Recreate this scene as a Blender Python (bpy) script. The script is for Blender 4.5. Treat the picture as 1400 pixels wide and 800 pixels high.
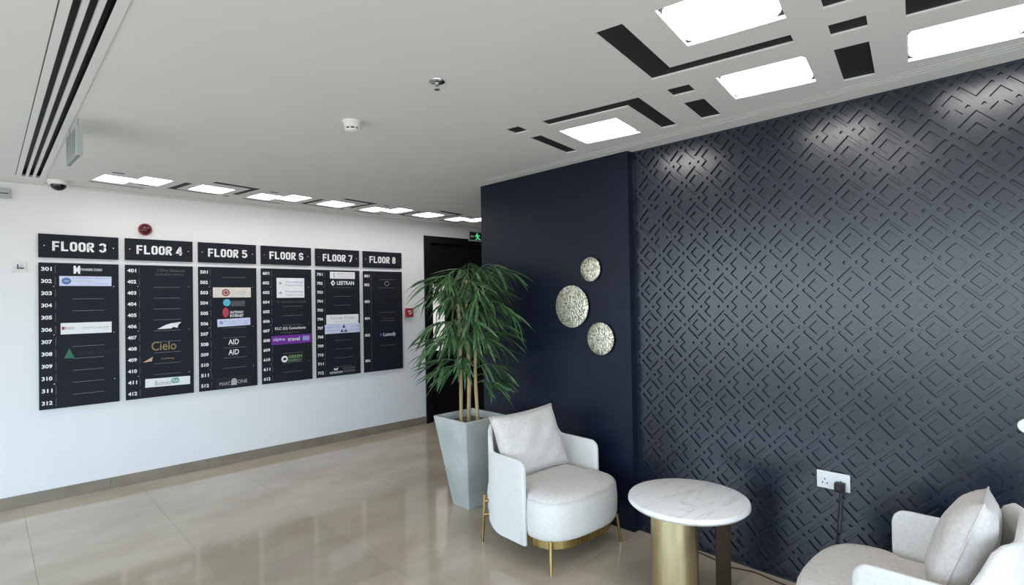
import bpy, bmesh, math, random
from mathutils import Vector, Matrix
from mathutils.geometry import delaunay_2d_cdt
random.seed(7)
for o in list(bpy.data.objects): bpy.data.objects.remove(o)
S = bpy.context.scene
C = S.collection
PI = math.pi
# ------------------------------------------------------------------ camera
F_PX, YAW, PIT, ROLL, CAM_H = 748.0, 0.7693, 0.0122, -0.0168, 1.55
cf = Vector((math.sin(YAW)*math.cos(PIT), math.cos(YAW)*math.cos(PIT), math.sin(PIT)))
cr = Vector((math.cos(YAW), -math.sin(YAW), 0)); cu = cr.cross(cf)
r2 = math.cos(ROLL)*cr + math.sin(ROLL)*cu; u2 = -math.sin(ROLL)*cr + math.cos(ROLL)*cu
cd = bpy.data.cameras.new('camera'); cam = bpy.data.objects.new('camera', cd); C.objects.link(cam)
cd.sensor_width = 36; cd.lens = F_PX/1400*36; cd.clip_start = .02
m = Matrix((r2, u2, -cf)).transposed().to_4x4(); m.translation = (0, 0, CAM_H); cam.matrix_world = m
S.camera = cam
# ------------------------------------------------------------------ world: overcast daylight outside the glazing
W = bpy.data.worlds.new('world'); S.world = W; W.use_nodes = True
wn = W.node_tree; bg = wn.nodes['Background']
tc = wn.nodes.new('ShaderNodeTexCoord'); sp = wn.nodes.new('ShaderNodeSeparateXYZ'); rp = wn.nodes.new('ShaderNodeValToRGB')
wn.links.new(tc.outputs['Generated'], sp.inputs[0]); wn.links.new(sp.outputs[2], rp.inputs[0]); wn.links.new(rp.outputs[0], bg.inputs[0])
rp.color_ramp.elements[0].position = 0.0; rp.color_ramp.elements[0].color = (.39, .40, .39, 1)     # pale paving outside
rp.color_ramp.elements[1].position = 0.03; rp.color_ramp.elements[1].color = (.64, .83, 1.0, 1)    # sky
bg.inputs[1].default_value = 7.6
V = S.view_settings; V.view_transform = 'Standard'; V.look = 'None'; V.gamma = 1; V.use_curve_mapping = False
V.exposure = -0.30
LAMP = 13.0          # ceiling light panels
# ------------------------------------------------------------------ layout constants
YS, ZC, XB, XP = 5.7456, 2.522, 3.078, 3.1323
YB0, YB1 = 2.057, 3.545
XW, YSO, XE = -2.6, -2.6, 6.6       # west glazing, south wall, east end of corridor
def portal(name, loc, rot, sx, sy):
    l = bpy.data.lights.new(name, 'AREA'); l.shape = 'RECTANGLE'; l.size = sx; l.size_y = sy
    o = bpy.data.objects.new(name, l); C.objects.link(o); o.location = loc; o.rotation_euler = rot
    try: l.cycles.is_portal = True
    except Exception: pass
portal('window_portal', (XW-.02, 1.45, 1.4), (0, -PI/2, 0), 1.9, 7.6)
portal('window_portal', (.25, YSO-.02, 1.2), (PI/2, 0, 0), 5.4, 2.2)
# ------------------------------------------------------------------ materials
def lin(c): return tuple(((x/12.92) if x <= .04045 else ((x+.055)/1.055)**2.4) for x in c)
def mat(name, col, col2=None, scale=8, rough=.5, metal=0, bump=0, bscale=60, world=False, stretch=(1,1,1), detail=4, spec=None, emit=None, rvar=0, coat=0, contrast=(.35,.65), rand=0):
    M = bpy.data.materials.new(name); M.use_nodes = True; N = M.node_tree; L = N.links
    b = N.nodes['Principled BSDF']
    b.inputs['Roughness'].default_value = rough; b.inputs['Metallic'].default_value = metal
    b.inputs['Base Color'].default_value = (*col, 1)
    if spec is not None: b.inputs['Specular IOR Level'].default_value = spec
    if coat: b.inputs['Coat Weight'].default_value = coat; b.inputs['Coat Roughness'].default_value = .1
    if emit: b.inputs['Emission Color'].default_value = (*emit[:3], 1); b.inputs['Emission Strength'].default_value = emit[3]
    if world: g = N.nodes.new('ShaderNodeNewGeometry').outputs['Position']
    else: g = N.nodes.new('ShaderNodeTexCoord').outputs['Object']
    mp = N.nodes.new('ShaderNodeMapping'); mp.inputs['Scale'].default_value = stretch; L.new(g, mp.inputs[0])
    if col2:
        n = N.nodes.new('ShaderNodeTexNoise'); n.inputs['Scale'].default_value = scale; n.inputs['Detail'].default_value = detail
        L.new(mp.outputs[0], n.inputs['Vector'])
        r = N.nodes.new('ShaderNodeValToRGB'); e = r.color_ramp.elements
        e[0].position, e[1].position = contrast; e[0].color = (*col, 1); e[1].color = (*col2, 1)
        L.new(n.outputs[0], r.inputs[0]); out = r.outputs[0]
        if rand:
            oi = N.nodes.new('ShaderNodeObjectInfo'); hs = N.nodes.new('ShaderNodeHueSaturation')
            ma = N.nodes.new('ShaderNodeMapRange'); ma.inputs[3].default_value = 1-rand; ma.inputs[4].default_value = 1+rand
            L.new(oi.outputs['Random'], ma.inputs[0]); L.new(ma.outputs[0], hs.inputs['Value']); L.new(out, hs.inputs['Color']); out = hs.outputs[0]
        L.new(out, b.inputs['Base Color'])
        if rvar:
            mr = N.nodes.new('ShaderNodeMapRange'); mr.inputs[3].default_value = rough-rvar; mr.inputs[4].default_value = rough+rvar
            L.new(n.outputs[0], mr.inputs[0]); L.new(mr.outputs[0], b.inputs['Roughness'])
    if bump:
        n2 = N.nodes.new('ShaderNodeTexNoise'); n2.inputs['Scale'].default_value = bscale; n2.inputs['Detail'].default_value = 3
        L.new(mp.outputs[0], n2.inputs['Vector'])
        bp = N.nodes.new('ShaderNodeBump'); bp.inputs['Strength'].default_value = bump; bp.inputs['Distance'].default_value = .01
        L.new(n2.outputs[0], bp.inputs['Height']); L.new(bp.outputs[0], b.inputs['Normal'])
    return M
M = {}
M['wall'] = mat('white_paint', (.84,.84,.85), (.86,.86,.87), 3, .6, bump=.05, bscale=120, world=True)
M['ceil'] = mat('ceiling_paint', (.78,.785,.78), (.80,.805,.80), 2, .8, bump=.04, bscale=200, world=True)
M['recess'] = mat('dark_recess', (.018,.016,.020), (.022,.020,.024), 6, .7, world=True)
M['groove'] = mat('grey_groove', (.075,.075,.08), (.09,.09,.095), 6, .8, world=True)
M['navy'] = mat('navy_lacquer', (.004,.0075,.020), (.006,.010,.025), 3, .36, world=True, spec=.28, stretch=(1,1,6), bump=.02, bscale=40, rvar=.05)
M['navyrel'] = mat('navy_relief_paint', (.004,.0082,.020), (.006,.011,.025), 5, .28, world=True, bump=.025, bscale=22, rvar=.03, spec=.85)
M['tile'] = mat('polished_stone_tile', (.40,.325,.245), (.52,.44,.345), 1.7, .075, world=True, stretch=(1,1.7,1), detail=9, rvar=.02, contrast=(.3,.72), rand=.05)
M['grout'] = mat('grout', (.27,.24,.20), (.3,.27,.23), 30, .8, world=True)
M['base'] = mat('skirting_stone', (.22,.18,.135), (.29,.24,.185), 4, .35, world=True, detail=8)
M['board'] = mat('charcoal_acrylic', (.016,.018,.026), (.019,.021,.029), 4, .5, spec=.12)
M['white'] = mat('white_plastic', (.80,.80,.80), (.82,.82,.82), 8, .4)
M['print_white'] = mat('white_print', (.85,.86,.87), (.88,.88,.9), 20, .5)
M['print_grey'] = mat('grey_print', (.11,.11,.125), (.13,.13,.145), 20, .5)
M['print_dim'] = mat('dim_print', (.07,.07,.085), (.09,.09,.10), 20, .5)
M['black'] = mat('matt_black', (.008,.008,.010), (.012,.011,.013), 10, .5)
M['door'] = mat('black_door_laminate', (.004,.0035,.005), (.006,.005,.007), 3, .45, spec=.2, stretch=(12,12,1))
M['fabric'] = mat('cream_woven_fabric', (.74,.71,.68), (.82,.79,.76), 90, .9, bump=.35, bscale=420, detail=6)
M['fabric2'] = mat('cream_cushion_fabric', (.66,.61,.575), (.75,.70,.665), 60, .9, bump=.35, bscale=380, detail=6)
M['brass'] = mat('brushed_brass', (.42,.30,.115), (.54,.40,.17), 6, .28, 1, stretch=(10,10,1), rvar=.04)
M['paleb'] = mat('satin_pale_brass', (.62,.52,.30), (.70,.60,.37), 5, .38, 1, stretch=(6,6,1), rvar=.05)
M['bronze'] = mat('dark_bronze', (.05,.033,.024), (.07,.047,.034), 6, .35, .8, stretch=(1,1,8))
M['hammered'] = mat('hammered_champagne_metal', (.36,.33,.22), (.95,.93,.80), 70, .30, .95, bump=.7, bscale=75, detail=6, contrast=(.40,.58))
M['stone'] = mat('pale_concrete', (.44,.47,.45), (.56,.58,.56), 5, .6, bump=.12, bscale=40, detail=8)
M['soil'] = mat('soil', (.10,.09,.075), (.17,.155,.135), 40, .95, bump=.5, bscale=60)
M['cane'] = mat('cane_bark', (.34,.23,.10), (.50,.38,.21), 14, .6, stretch=(1,1,.25), bump=.2, bscale=40)
M['chrome'] = mat('chrome', (.55,.56,.57), (.6,.6,.62), 10, .18, 1)
M['lamp'] = mat('lit_diffuser', (.9,.9,.9), emit=(1.0, .985, .96, LAMP))
M['red'] = mat('red_plastic', (.30,.015,.03), (.36,.02,.035), 10, .3)
M['darkred'] = mat('dark_red_lens', (.07,.004,.012), (.09,.006,.016), 10, .12)
M['green_lit'] = mat('green_lit_print', (.05,.6,.22), emit=(.12, .85, .35, .9))
M['greyglass'] = mat('grey_acrylic', (.20,.25,.26), (.23,.28,.29), 5, .18)
M['lightgrey'] = mat('light_grey_plastic', (.42,.46,.46), (.45,.49,.49), 5, .3)
M['cord'] = mat('brown_cord', (.022,.014,.011), (.03,.018,.014), 10, .5)
M['pane'] = mat('glowing_door_pane', (.8,.8,.8), emit=(1.0, .93, .90, .75))  # glow stands in for the bright room behind the door glass
M['glass'] = mat('tinted_glass_frame', (.1,.1,.1), (.12,.12,.12), 5, .3)
for nm, c in dict(blue=(.10,.19,.45), paleblue=(.62,.66,.86), purple=(.16,.025,.30), green=(.03,.14,.08), gold=(.30,.21,.09), cyan=(.09,.45,.62), crimson=(.45,.03,.07), maroon=(.28,.07,.09), beige=(.72,.66,.60), tan=(.62,.45,.24), mid=(.40,.41,.46), ink=(.004,.004,.008), navyink=(.005,.005,.03), teal=(.10,.33,.31), lime=(.25,.42,.16), periwinkle=(.30,.33,.62)).items():
    M[nm] = mat(nm+'_print', c, tuple(min(1, x*1.12) for x in c), 15, .5)
def marble():
    m_ = mat('veined_marble', (.88,.84,.82), (.92,.89,.88), 6, .22, detail=8); N = m_.node_tree; L = N.links; b = N.nodes['Principled BSDF']
    src = b.inputs['Base Color'].links[0].from_socket
    t = N.nodes.new('ShaderNodeTexCoord'); mp = N.nodes.new('ShaderNodeMapping'); mp.inputs['Rotation'].default_value = (0,0,.95); mp.inputs['Scale'].default_value = (1,5,1)
    n = N.nodes.new('ShaderNodeTexNoise'); n.inputs['Scale'].default_value = 1.5; n.inputs['Detail'].default_value = 7; n.inputs['Distortion'].default_value = .8
    a = N.nodes.new('ShaderNodeMath'); a.operation = 'SUBTRACT'; a.inputs[1].default_value = .5
    ab = N.nodes.new('ShaderNodeMath'); ab.operation = 'ABSOLUTE'
    r = N.nodes.new('ShaderNodeMapRange'); r.inputs[1].default_value = 0; r.inputs[2].default_value = .022; r.inputs[3].default_value = .38; r.inputs[4].default_value = 0
    mx = N.nodes.new('ShaderNodeMix'); mx.data_type = 'RGBA'; mx.inputs[7].default_value = (.50,.44,.43,1)
    L.new(t.outputs['Object'], mp.inputs[0]); L.new(mp.outputs[0], n.inputs['Vector']); L.new(n.outputs[0], a.inputs[0]); L.new(a.outputs[0], ab.inputs[0]); L.new(ab.outputs[0], r.inputs[0])
    L.new(r.outputs[0], mx.inputs[0]); L.new(src, mx.inputs[6]); L.new(mx.outputs[2], b.inputs['Base Color'])
    return m_
M['marble'] = marble()
def leafmat(name, c1, c2):
    m_ = mat(name, c1, c2, 5, .42, rand=.35); b = m_.node_tree.nodes['Principled BSDF']
    b.inputs['Subsurface Weight'].default_value = .0
    return m_
M['leaf'] = leafmat('palm_leaf', (.036,.10,.038), (.125,.235,.095))
# ------------------------------------------------------------------ mesh helpers
class MB:
    def __init__(s): s.v = []; s.f = []
    def add(s, vs, fs):
        o = len(s.v); s.v += [tuple(x) for x in vs]; s.f += [tuple(i+o for i in f) for f in fs]; return s
    def box(s, x0, x1, y0, y1, z0, z1):
        return s.add([(x0,y0,z0),(x1,y0,z0),(x1,y1,z0),(x0,y1,z0),(x0,y0,z1),(x1,y0,z1),(x1,y1,z1),(x0,y1,z1)],
                     [(3,2,1,0),(4,5,6,7),(0,1,5,4),(1,2,6,5),(2,3,7,6),(3,0,4,7)])
    def rings(s, R, closed=True, cap=True):
        n = len(R[0]); o = [p for r in R for p in r]; f = []
        for i in range(len(R)-1):
            for j in range(n if closed else n-1):
                k = (j+1) % n; f.append((i*n+j, i*n+k, (i+1)*n+k, (i+1)*n+j))
        if cap: f.append(tuple(range(n))[::-1]); f.append(tuple((len(R)-1)*n+j for j in range(n)))
        return s.add(o, f)
    def lathe(s, prof, n=32, c=(0,0,0), axis='Z', cap=True):
        R = []
        for r, h in prof:
            ring = []
            for j in range(n):
                a = 2*PI*j/n; x, y = max(r, 1e-4)*math.cos(a), max(r, 1e-4)*math.sin(a)
                q = (x, y, h) if axis == 'Z' else ((h, x, y) if axis == 'X' else (y, h, x))
                ring.append((c[0]+q[0], c[1]+q[1], c[2]+q[2]))
            R.append(ring)
        return s.rings(R, True, cap)
    def tube(s, pts, r, n=10):
        pts = [Vector(p) for p in pts]; R = []; up = None
        for i, p in enumerate(pts):
            t = (pts[min(i+1, len(pts)-1)] - pts[max(i-1, 0)]).normalized()
            if up is None: up = t.orthogonal().normalized()
            up = (up - t*up.dot(t)).normalized(); sd = t.cross(up); rr = r[i] if isinstance(r, (list, tuple)) else r
            R.append([p + (up*math.cos(2*PI*j/n) + sd*math.sin(2*PI*j/n))*rr for j in range(n)])
        return s.rings(R)
    def prism(s, poly, fn0, fn1):        # poly 2D -> two 3D faces + sides
        n = len(poly); return s.add([fn0(*p) for p in poly]+[fn1(*p) for p in poly], [tuple(range(n))[::-1], tuple(range(n, 2*n))] + [(i, (i+1) % n, n+(i+1) % n, n+i) for i in range(n)])
    def mesh(s, name):
        me = bpy.data.meshes.new(name); me.from_pydata(s.v, [], s.f)
        b = bmesh.new(); b.from_mesh(me); bmesh.ops.recalc_face_normals(b, faces=b.faces); b.to_mesh(me); b.free(); me.update(); return me
def obj(name, mb, mt, parent=None, smooth=0, bevel=0, segs=2):
    me = mb.mesh(name) if isinstance(mb, MB) else mb
    if bevel:
        b = bmesh.new(); b.from_mesh(me)
        bmesh.ops.bevel(b, geom=[e for e in b.edges if e.calc_face_angle(0) > .6], offset=bevel, segments=segs, affect='EDGES', profile=.6)
        b.to_mesh(me); b.free()
    if smooth:
        for p in me.polygons: p.use_smooth = True
        me.set_sharp_from_angle(angle=math.radians(smooth))
    if not me.materials: me.materials.append(M[mt] if isinstance(mt, str) else mt)
    o = bpy.data.objects.new(name, me); C.objects.link(o)
    if parent: o.parent = parent
    return o
def thing(name, label, cat, loc=(0,0,0), rz=0, group=None):
    o = bpy.data.objects.new(name, None); C.objects.link(o); o.empty_display_size = .1
    o.location = loc; o.rotation_euler = (0,0,rz); o['label'] = label; o['category'] = cat
    if group: o['group'] = group
    return o
def tag(o, label, cat, group=None):
    o['label'] = label; o['category'] = cat
    if group: o['group'] = group
    return o
def struct(name, mb, mt, label=None, **k):
    o = obj(name, mb, mt, **k); o['kind'] = 'structure'
    if label: o['label'] = label
    return o
def rrect(x0, x1, y0, y1, r, n=6):
    P = []
    for cx, cy, a0 in ((x1-r,y1-r,0),(x0+r,y1-r,90),(x0+r,y0+r,180),(x1-r,y0+r,270)):
        for i in range(n+1):
            a = math.radians(a0+90*i/n); P.append((cx+r*math.cos(a), cy+r*math.sin(a)))
    return P
def pierced(outer, holes, eps=1e-6):
    """triangulated sheet in 2D with polygonal holes -> verts, tris"""
    vs, fs = [], []
    for poly in [outer]+holes:
        i = len(vs); vs += [Vector(p) for p in poly]; fs.append(list(range(i, i+len(poly))))
    V2, E2, F2, ov, oe, of = delaunay_2d_cdt(vs, [], fs, 0, eps)
    tri = [f for f, o in zip(F2, of) if o == [0] or (0 in o and len(o) == 1)]
    return V2, tri
# ------------------------------------------------------------------ floor (tiles over a grout bed)
floor = struct('floor', MB().box(XW, XE, YSO, YS+.14, -.06, -.004), 'grout', 'polished beige-grey stone tiled floor')
TP = .745
tx = [.965+TP*k for k in range(-5, 9)]; ty = [4.28+TP*k for k in range(-10, 3)]
tcache = {}
for i in range(len(tx)-1):
    for j in range(len(ty)-1):
        x0, x1 = max(tx[i], XW)+.0006, min(tx[i+1], XE)-.0006; y0, y1 = max(ty[j], YSO)+.0006, min(ty[j+1], YS)-.0006
        if x1-x0 < .02 or y1-y0 < .02: continue
        k = (round(x1-x0, 3), round(y1-y0, 3))
        if k not in tcache:
            b = MB().box(0, x1-x0, 0, y1-y0, -.004, 0); tcache[k] = obj('floor_tile', b, 'tile', floor, bevel=.0005, segs=1); t = tcache[k]
        else:
            t = tcache[k].copy(); C.objects.link(t)
        t.location = (x0, y0, 0)
# ------------------------------------------------------------------ ceiling with recessed pattern
TH = math.radians(9.5); ct, st = math.cos(TH), math.sin(TH)
def rw(x, y): return (ct*x - st*y, st*x + ct*y)
def rect(x0, x1, y0, y1): return [rw(x0,y0), rw(x1,y0), rw(x1,y1), rw(x0,y1)]
DARK = []; LIGHTS = []
DARK += [[rw(*p) for p in q] for q in (
    [(1.797,.82),(2.267,.82),(2.267,.357),(2.325,.357),(2.325,.922),(1.797,.922)],
    [(2.51,1.067),(3.037,1.067),(3.037,1.153),(2.577,1.153),(2.577,1.63),(2.51,1.63)],
    [(1.82,-.09),(2.29,-.09),(2.29,-.57),(2.36,-.57),(2.36,0),(1.82,0)])]
DARK += [rect(*q) for q in ((2.50,2.588,1.78,1.868),(2.722,3.15,1.776,1.856),(2.503,2.587,.818,.92),(2.73,3.017,.82,.918),(2.275,2.357,.12,.23),(2.518,2.897,.125,.237),(1.80,2.113,.12,.226))]
RL = [((1.785,2.118,.346,.694),'large lit ceiling light beside the long L-shaped recess, cut by the picture top'),
      ((2.503,2.838,.346,.698),'lit square ceiling light above the middle of the patterned wall'),
      ((2.722,3.055,1.288,1.648),'lit square ceiling light held by a dark angled recess nearest the plain navy wall'),
      ((2.525,2.848,-.356,.006),'lit ceiling light at the right edge over the patterned wall')]
for q, lb in RL: LIGHTS.append((q, lb, 'ceiling lights over the seating'))
NR = len(DARK)
for k in range(3):
    a, b = 1.962+1.113*k, 5.006-.17*k
    DARK.append([rw(a+x, b+y) for x, y in ((0,0),(0,-.35),(.055,-.35),(.055,-.03),(.385,-.03),(.385,0))])
    DARK.append([rw(a+x, b+y) for x, y in ((.14,-.55),(.515,-.55),(.515,-.15),(.46,-.15),(.46,-.485),(.14,-.485))])
    DARK.append(rect(a+.445, a+.50, b-.05, b-.01))
    LIGHTS.append(((a+.125, a+.395, b-.355, b-.08), ('single lit ceiling light in a dark angled frame, nearest the red beacon', 'single lit ceiling light in a dark angled frame over the FLOOR 7 plate', 'single lit ceiling light in a dark angled frame nearest the black door')[k], 'ceiling lights along the directory wall'))
for k in range(4):
    a, b = 1.473+1.113*k, 5.165-.175*k
    DARK.append(rect(a, a+.365, b-.03, b)); DARK.append(rect(a+.28, a+.35, b-.175, b-.145)); DARK.append(rect(a, a+.075, b-.50, b-.465))
    w_ = ('nearest the dome camera', 'over the FLOOR 6 plate', 'right of the FLOOR 8 plate', 'beside the navy wall edge')[k]
    LIGHTS.append(((a-.005, a+.20, b-.355, b-.09), 'left half of the lit light pair '+w_, 'ceiling lights along the directory wall'))
    LIGHTS.append(((a+.208, a+.405, b-.495, b-.205), 'right half of the lit light pair '+w_, 'ceiling lights along the directory wall'))
def lipped(h, dx, dy):
    h = [(ct*x+st*y, -st*x+ct*y) for x, y in h]; n = len(h)
    if sum(h[i-1][0]*h[i][1]-h[i][0]*h[i-1][1] for i in range(n)) < 0: h = h[::-1]
    o = []
    for i in range(n):
        x, y = h[i]; nx = ny = 0
        for a, b in ((h[i-1], h[i]), (h[i], h[(i+1) % n])):
            ex, ey = b[0]-a[0], b[1]-a[1]; l = math.hypot(ex, ey)
            if ey/l > .5: nx = dx
            if -ex/l > .5: ny = dy
        o.append(rw(x+nx, y+ny))
    return o
DARK = [lipped(h, .020, .008) if i < NR else lipped(h, .010, .016) for i, h in enumerate(DARK)]
GROOVE = [(.35,5.585),(6.2,5.585),(6.2,5.625),(.35,5.625)]
COVE = [(2.928,-2.2),(3.022,-2.2),(3.022,3.335),(2.928,3.335)]
VENT = [(.200,-1.2),(.318,-1.2),(.318,5.41),(.200,5.41)]
lholes = [rect(*l[0]) for l in LIGHTS]
holes = DARK + lholes + [GROOVE, COVE, VENT]
RD = .008; RD2 = .005; RDL = .014
outer = [(XW-.1,YSO-.1),(XE+.1,YSO-.1),(XE+.1,YS+.1),(XW-.1,YS+.1)]
v2, tr = pierced(outer, holes)
mb = MB(); mb.add([(p[0], p[1], ZC) for p in v2], tr)
for hi, h in enumerate(holes):
    n = len(h); dp = RD if hi < NR else (RD2 if hi < len(DARK) else (.004 if h is COVE else RDL))
    mb.add([(x,y,ZC) for x,y in h]+[(x,y,ZC+dp) for x,y in h], [(i,(i+1)%n,n+(i+1)%n,n+i) for i in range(n)])
me = bpy.data.meshes.new('ceiling'); me.from_pydata(mb.v, [], mb.f)
b = bmesh.new(); b.from_mesh(me); bmesh.ops.remove_doubles(b, verts=b.verts, dist=1e-5); bmesh.ops.recalc_face_normals(b, faces=b.faces); b.to_mesh(me); b.free()
ceiling = struct('ceiling', me, 'ceil', 'pale grey painted ceiling with dark geometric recesses')
obj('upper_slab', MB().box(XW-.1, XE+.1, YSO-.1, YS+.1, ZC+.07, ZC+.2), 'ceil', ceiling)
def grow(h, d):
    cx = sum(p[0] for p in h)/len(h); cy = sum(p[1] for p in h)/len(h)
    return [(x+(d if x > cx else -d), y+(d if y > cy else -d)) for x, y in h]
for hi, h in enumerate(DARK):
    dp = RD if hi < NR else RD2
    obj('ceiling_recess', MB().prism(h, lambda x,y: (x,y,ZC+dp), lambda x,y: (x,y,ZC+dp+.01)), 'recess', ceiling)
obj('shadow_gap', MB().prism(GROOVE, lambda x,y: (x,y,ZC+RDL), lambda x,y: (x,y,ZC+RDL+.01)), 'groove', ceiling)
for (q, lb, gr), h in zip(LIGHTS, lholes):
    cx, cy = rw((q[0]+q[1])/2, (q[2]+q[3])/2); hx, hy = (q[1]-q[0])/2, (q[3]-q[2])/2
    t = thing('ceiling_light', lb, 'light', (cx, cy, ZC), TH, gr)
    obj('housing', MB().box(-hx, hx, -hy, hy, RDL, RDL+.02), 'recess', t)
    r = .42*min(hx, hy); B = MB()
    P0 = rrect(-hx+.004, hx-.004, -hy+.004, hy-.004, r); P1 = rrect(-hx+.02, hx-.02, -hy+.02, hy-.02, r*.85)
    B.rings([[(x,y,RDL) for x,y in P0], [(x,y,.006) for x,y in P0], [(x,y,.002) for x,y in P1]])
    obj('diffuser', B, 'lamp', t, smooth=40)
# cove slot over the panelled wall
t = thing('slot_grille', 'long grey grooved ceiling slot running along the top of the navy wall', 'air vent', (2.975, .55, ZC))
obj('trough', MB().box(-.047, .047, -2.75, 2.785, .004, .014), 'groove', t)  # dark grey colour stands in for the shading inside the slot
for x in (-.032, .0, .032):
    obj('blade', MB().box(x-.009, x+.009, -2.745, 2.78, -.001, .004), 'ceil', t)
# linear diffuser on the left
t = thing('linear_diffuser', 'long white ceiling air diffuser with three black slots at top left', 'air vent', (.26, 2.1, ZC))
obj('throat', MB().box(-.07, .07, -3.31, 3.32, .05, .055).box(-.07, -.0605, -3.31, 3.32, RDL, .05).box(.0585, .07, -3.31, 3.32, RDL, .05).box(-.0605, .0585, 3.311, 3.32, RDL, .05), 'black', t)
obj('edge_shadow_strip', MB().box(-.084, -.080, -3.33, 3.28, -.002, 0), 'groove', t)  # dark strip on the ceiling, painted as the shadow line beside the frame
f = MB()
f.box(-.08, -.051, -3.33, 3.34, -.004, .0); f.box(.051, .083, -3.33, 3.34, -.004, .0); f.box(-.051, .051, 3.30, 3.34, -.004, 0); f.box(-.051, .051, -3.33, -3.29, -.004, 0)
obj('frame', f, 'white', t)
for x0, x1 in ((-.028,-.0115), (.0115,.028)):
    obj('slat', MB().box(x0, x1, -3.29, 3.30, -.003, .011), 'white', t)
# ------------------------------------------------------------------ walls
wall_back = struct('wall_back', MB().box(XW-.1, 4.03, YS, YS+.12, -.05, ZC+.02).box(5.32, XE+.1, YS, YS+.12, -.05, ZC+.02).box(4.03, 5.32, YS, YS+.12, 2.37, ZC+.02), 'wall', 'white wall carrying the floor directory signs')
for i in range(9):
    x0, x1 = max(XW, -2.2+.745*i)+.0006, min(4.02, -2.2+.745*(i+1))-.0006
    if i == 0: bb = struct('baseboard_back', MB().box(XW, -2.2, YS-.012, YS, 0, .092), 'base', 'beige stone skirting along the white wall', bevel=.0015, segs=1)
    if x1 > x0: obj('skirting_tile', MB().box(x0, x1, YS-.012, YS, 0, .092), 'base', bb, bevel=.0015, segs=1)
struct('wall_right_end', MB().box(XB, XE, YB0, YB1, -.05, ZC+.005), 'navy', 'smooth navy blue wall with three metal discs')
struct('wall_corridor_end', MB().box(XE, XE+.1, YB1-.2, YS, -.05, ZC+.02), 'wall')
# glazed west side and south side (behind the camera)
w = MB(); w.box(XW-.12, XW, -2.3, 5.2, -.05, .45).box(XW-.12, XW, YSO-.1, YS+.1, 2.32, ZC+.02).box(XW-.12, XW, YSO-.1, -2.3, -.05, 2.32).box(XW-.12, XW, 5.2, YS+.1, -.05, 2.32)
struct('wall_left', w, 'wall')
w = MB(); w.box(XW-.1, XP+.1, YSO-.12, YSO, 2.32, ZC+.02).box(XW-.1, -2.45, YSO-.12, YSO, -.05, 2.32).box(2.95, XP+.1, YSO-.12, YSO, -.05, 2.32)
struct('wall_front', w, 'wall')
def frame(name, horiz, fixed, a0, a1, n, z0=0):
    B = MB()
    for i in range(n+1):
        a = a0+(a1-a0)*i/n
        if horiz: B.box(a-.025, a+.025, fixed-.08, fixed-.02, z0, 2.32)
        else: B.box(fixed-.08, fixed-.02, a-.025, a+.025, z0, 2.32)
    for z in (z0, 2.27):
        if horiz: B.box(a0, a1, fixed-.08, fixed-.02, z, z+.05)
        else: B.box(fixed-.08, fixed-.02, a0, a1, z, z+.05)
    struct(name, B, 'lightgrey')
frame('window_1', False, XW, -2.3, 5.2, 5, .45)
frame('window_2', True, YSO, -2.45, 2.95, 4)
# ------------------------------------------------------------------ patterned relief wall
wall_right = struct('wall_right', MB().box(XP+.012, XP+.15, YSO, YB0+.02, -.05, ZC+.02), 'navyrel', 'navy wall of boards carved with a geometric diamond relief')
PH, PV = .1652, .2203; Y0 = 1.8612-PH/2; Z0 = 1.3755; DEP, DRAFT = .0135, .0022
q = math.sqrt(.5)
def rs(s, t_): return ((s-t_)*q, (s+t_)*q)          # rotated 45 degrees
shapes = []
A_, I_, E_ = .0640, .0475, -.0285
def quad(sgn):   # chevron groove; sgn=+1 top, -1 bottom
    P = [(A_,A_),(E_,A_),(E_,I_),(I_,I_),(I_,E_),(A_,E_)]
    return [(sgn*rs(s, t_)[0], sgn*rs(s, t_)[1]) for s, t_ in P]
sqr = lambda h, cx, cz: [(cx+h,cz),(cx,cz+h),(cx-h,cz),(cx,cz-h)]
eight = [(0,.0665),(-.0385,.028),(-.0105,0),(-.0385,-.028),(0,-.0665),(.0385,-.028),(.0105,0),(.0385,.028)]
cell = [quad(1), quad(-1), sqr(.0370,0,0), sqr(.0108,PH/2,0), sqr(.0108,.0275,PV/2), sqr(.0108,-.0275,PV/2), [(x+PH/2, z+PV/2) for x, z in eight]]
def ccw(P): return P if sum(P[i-1][0]*P[i][1]-P[i][0]*P[i-1][1] for i in range(len(P))) > 0 else P[::-1]
def inset(P, d):
    P = ccw(P); n = len(P); R = []
    for i in range(n):
        p0, p1, p2 = Vector(P[i-1]), Vector(P[i]), Vector(P[(i+1) % n])
        n1 = (p1-p0).normalized(); n2 = (p2-p1).normalized(); n1 = Vector((-n1.y, n1.x)); n2 = Vector((-n2.y, n2.x))
        k = (n1+n2); k = k/k.dot(n1); R.append(tuple(p1 + k*d))
    return R
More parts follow.
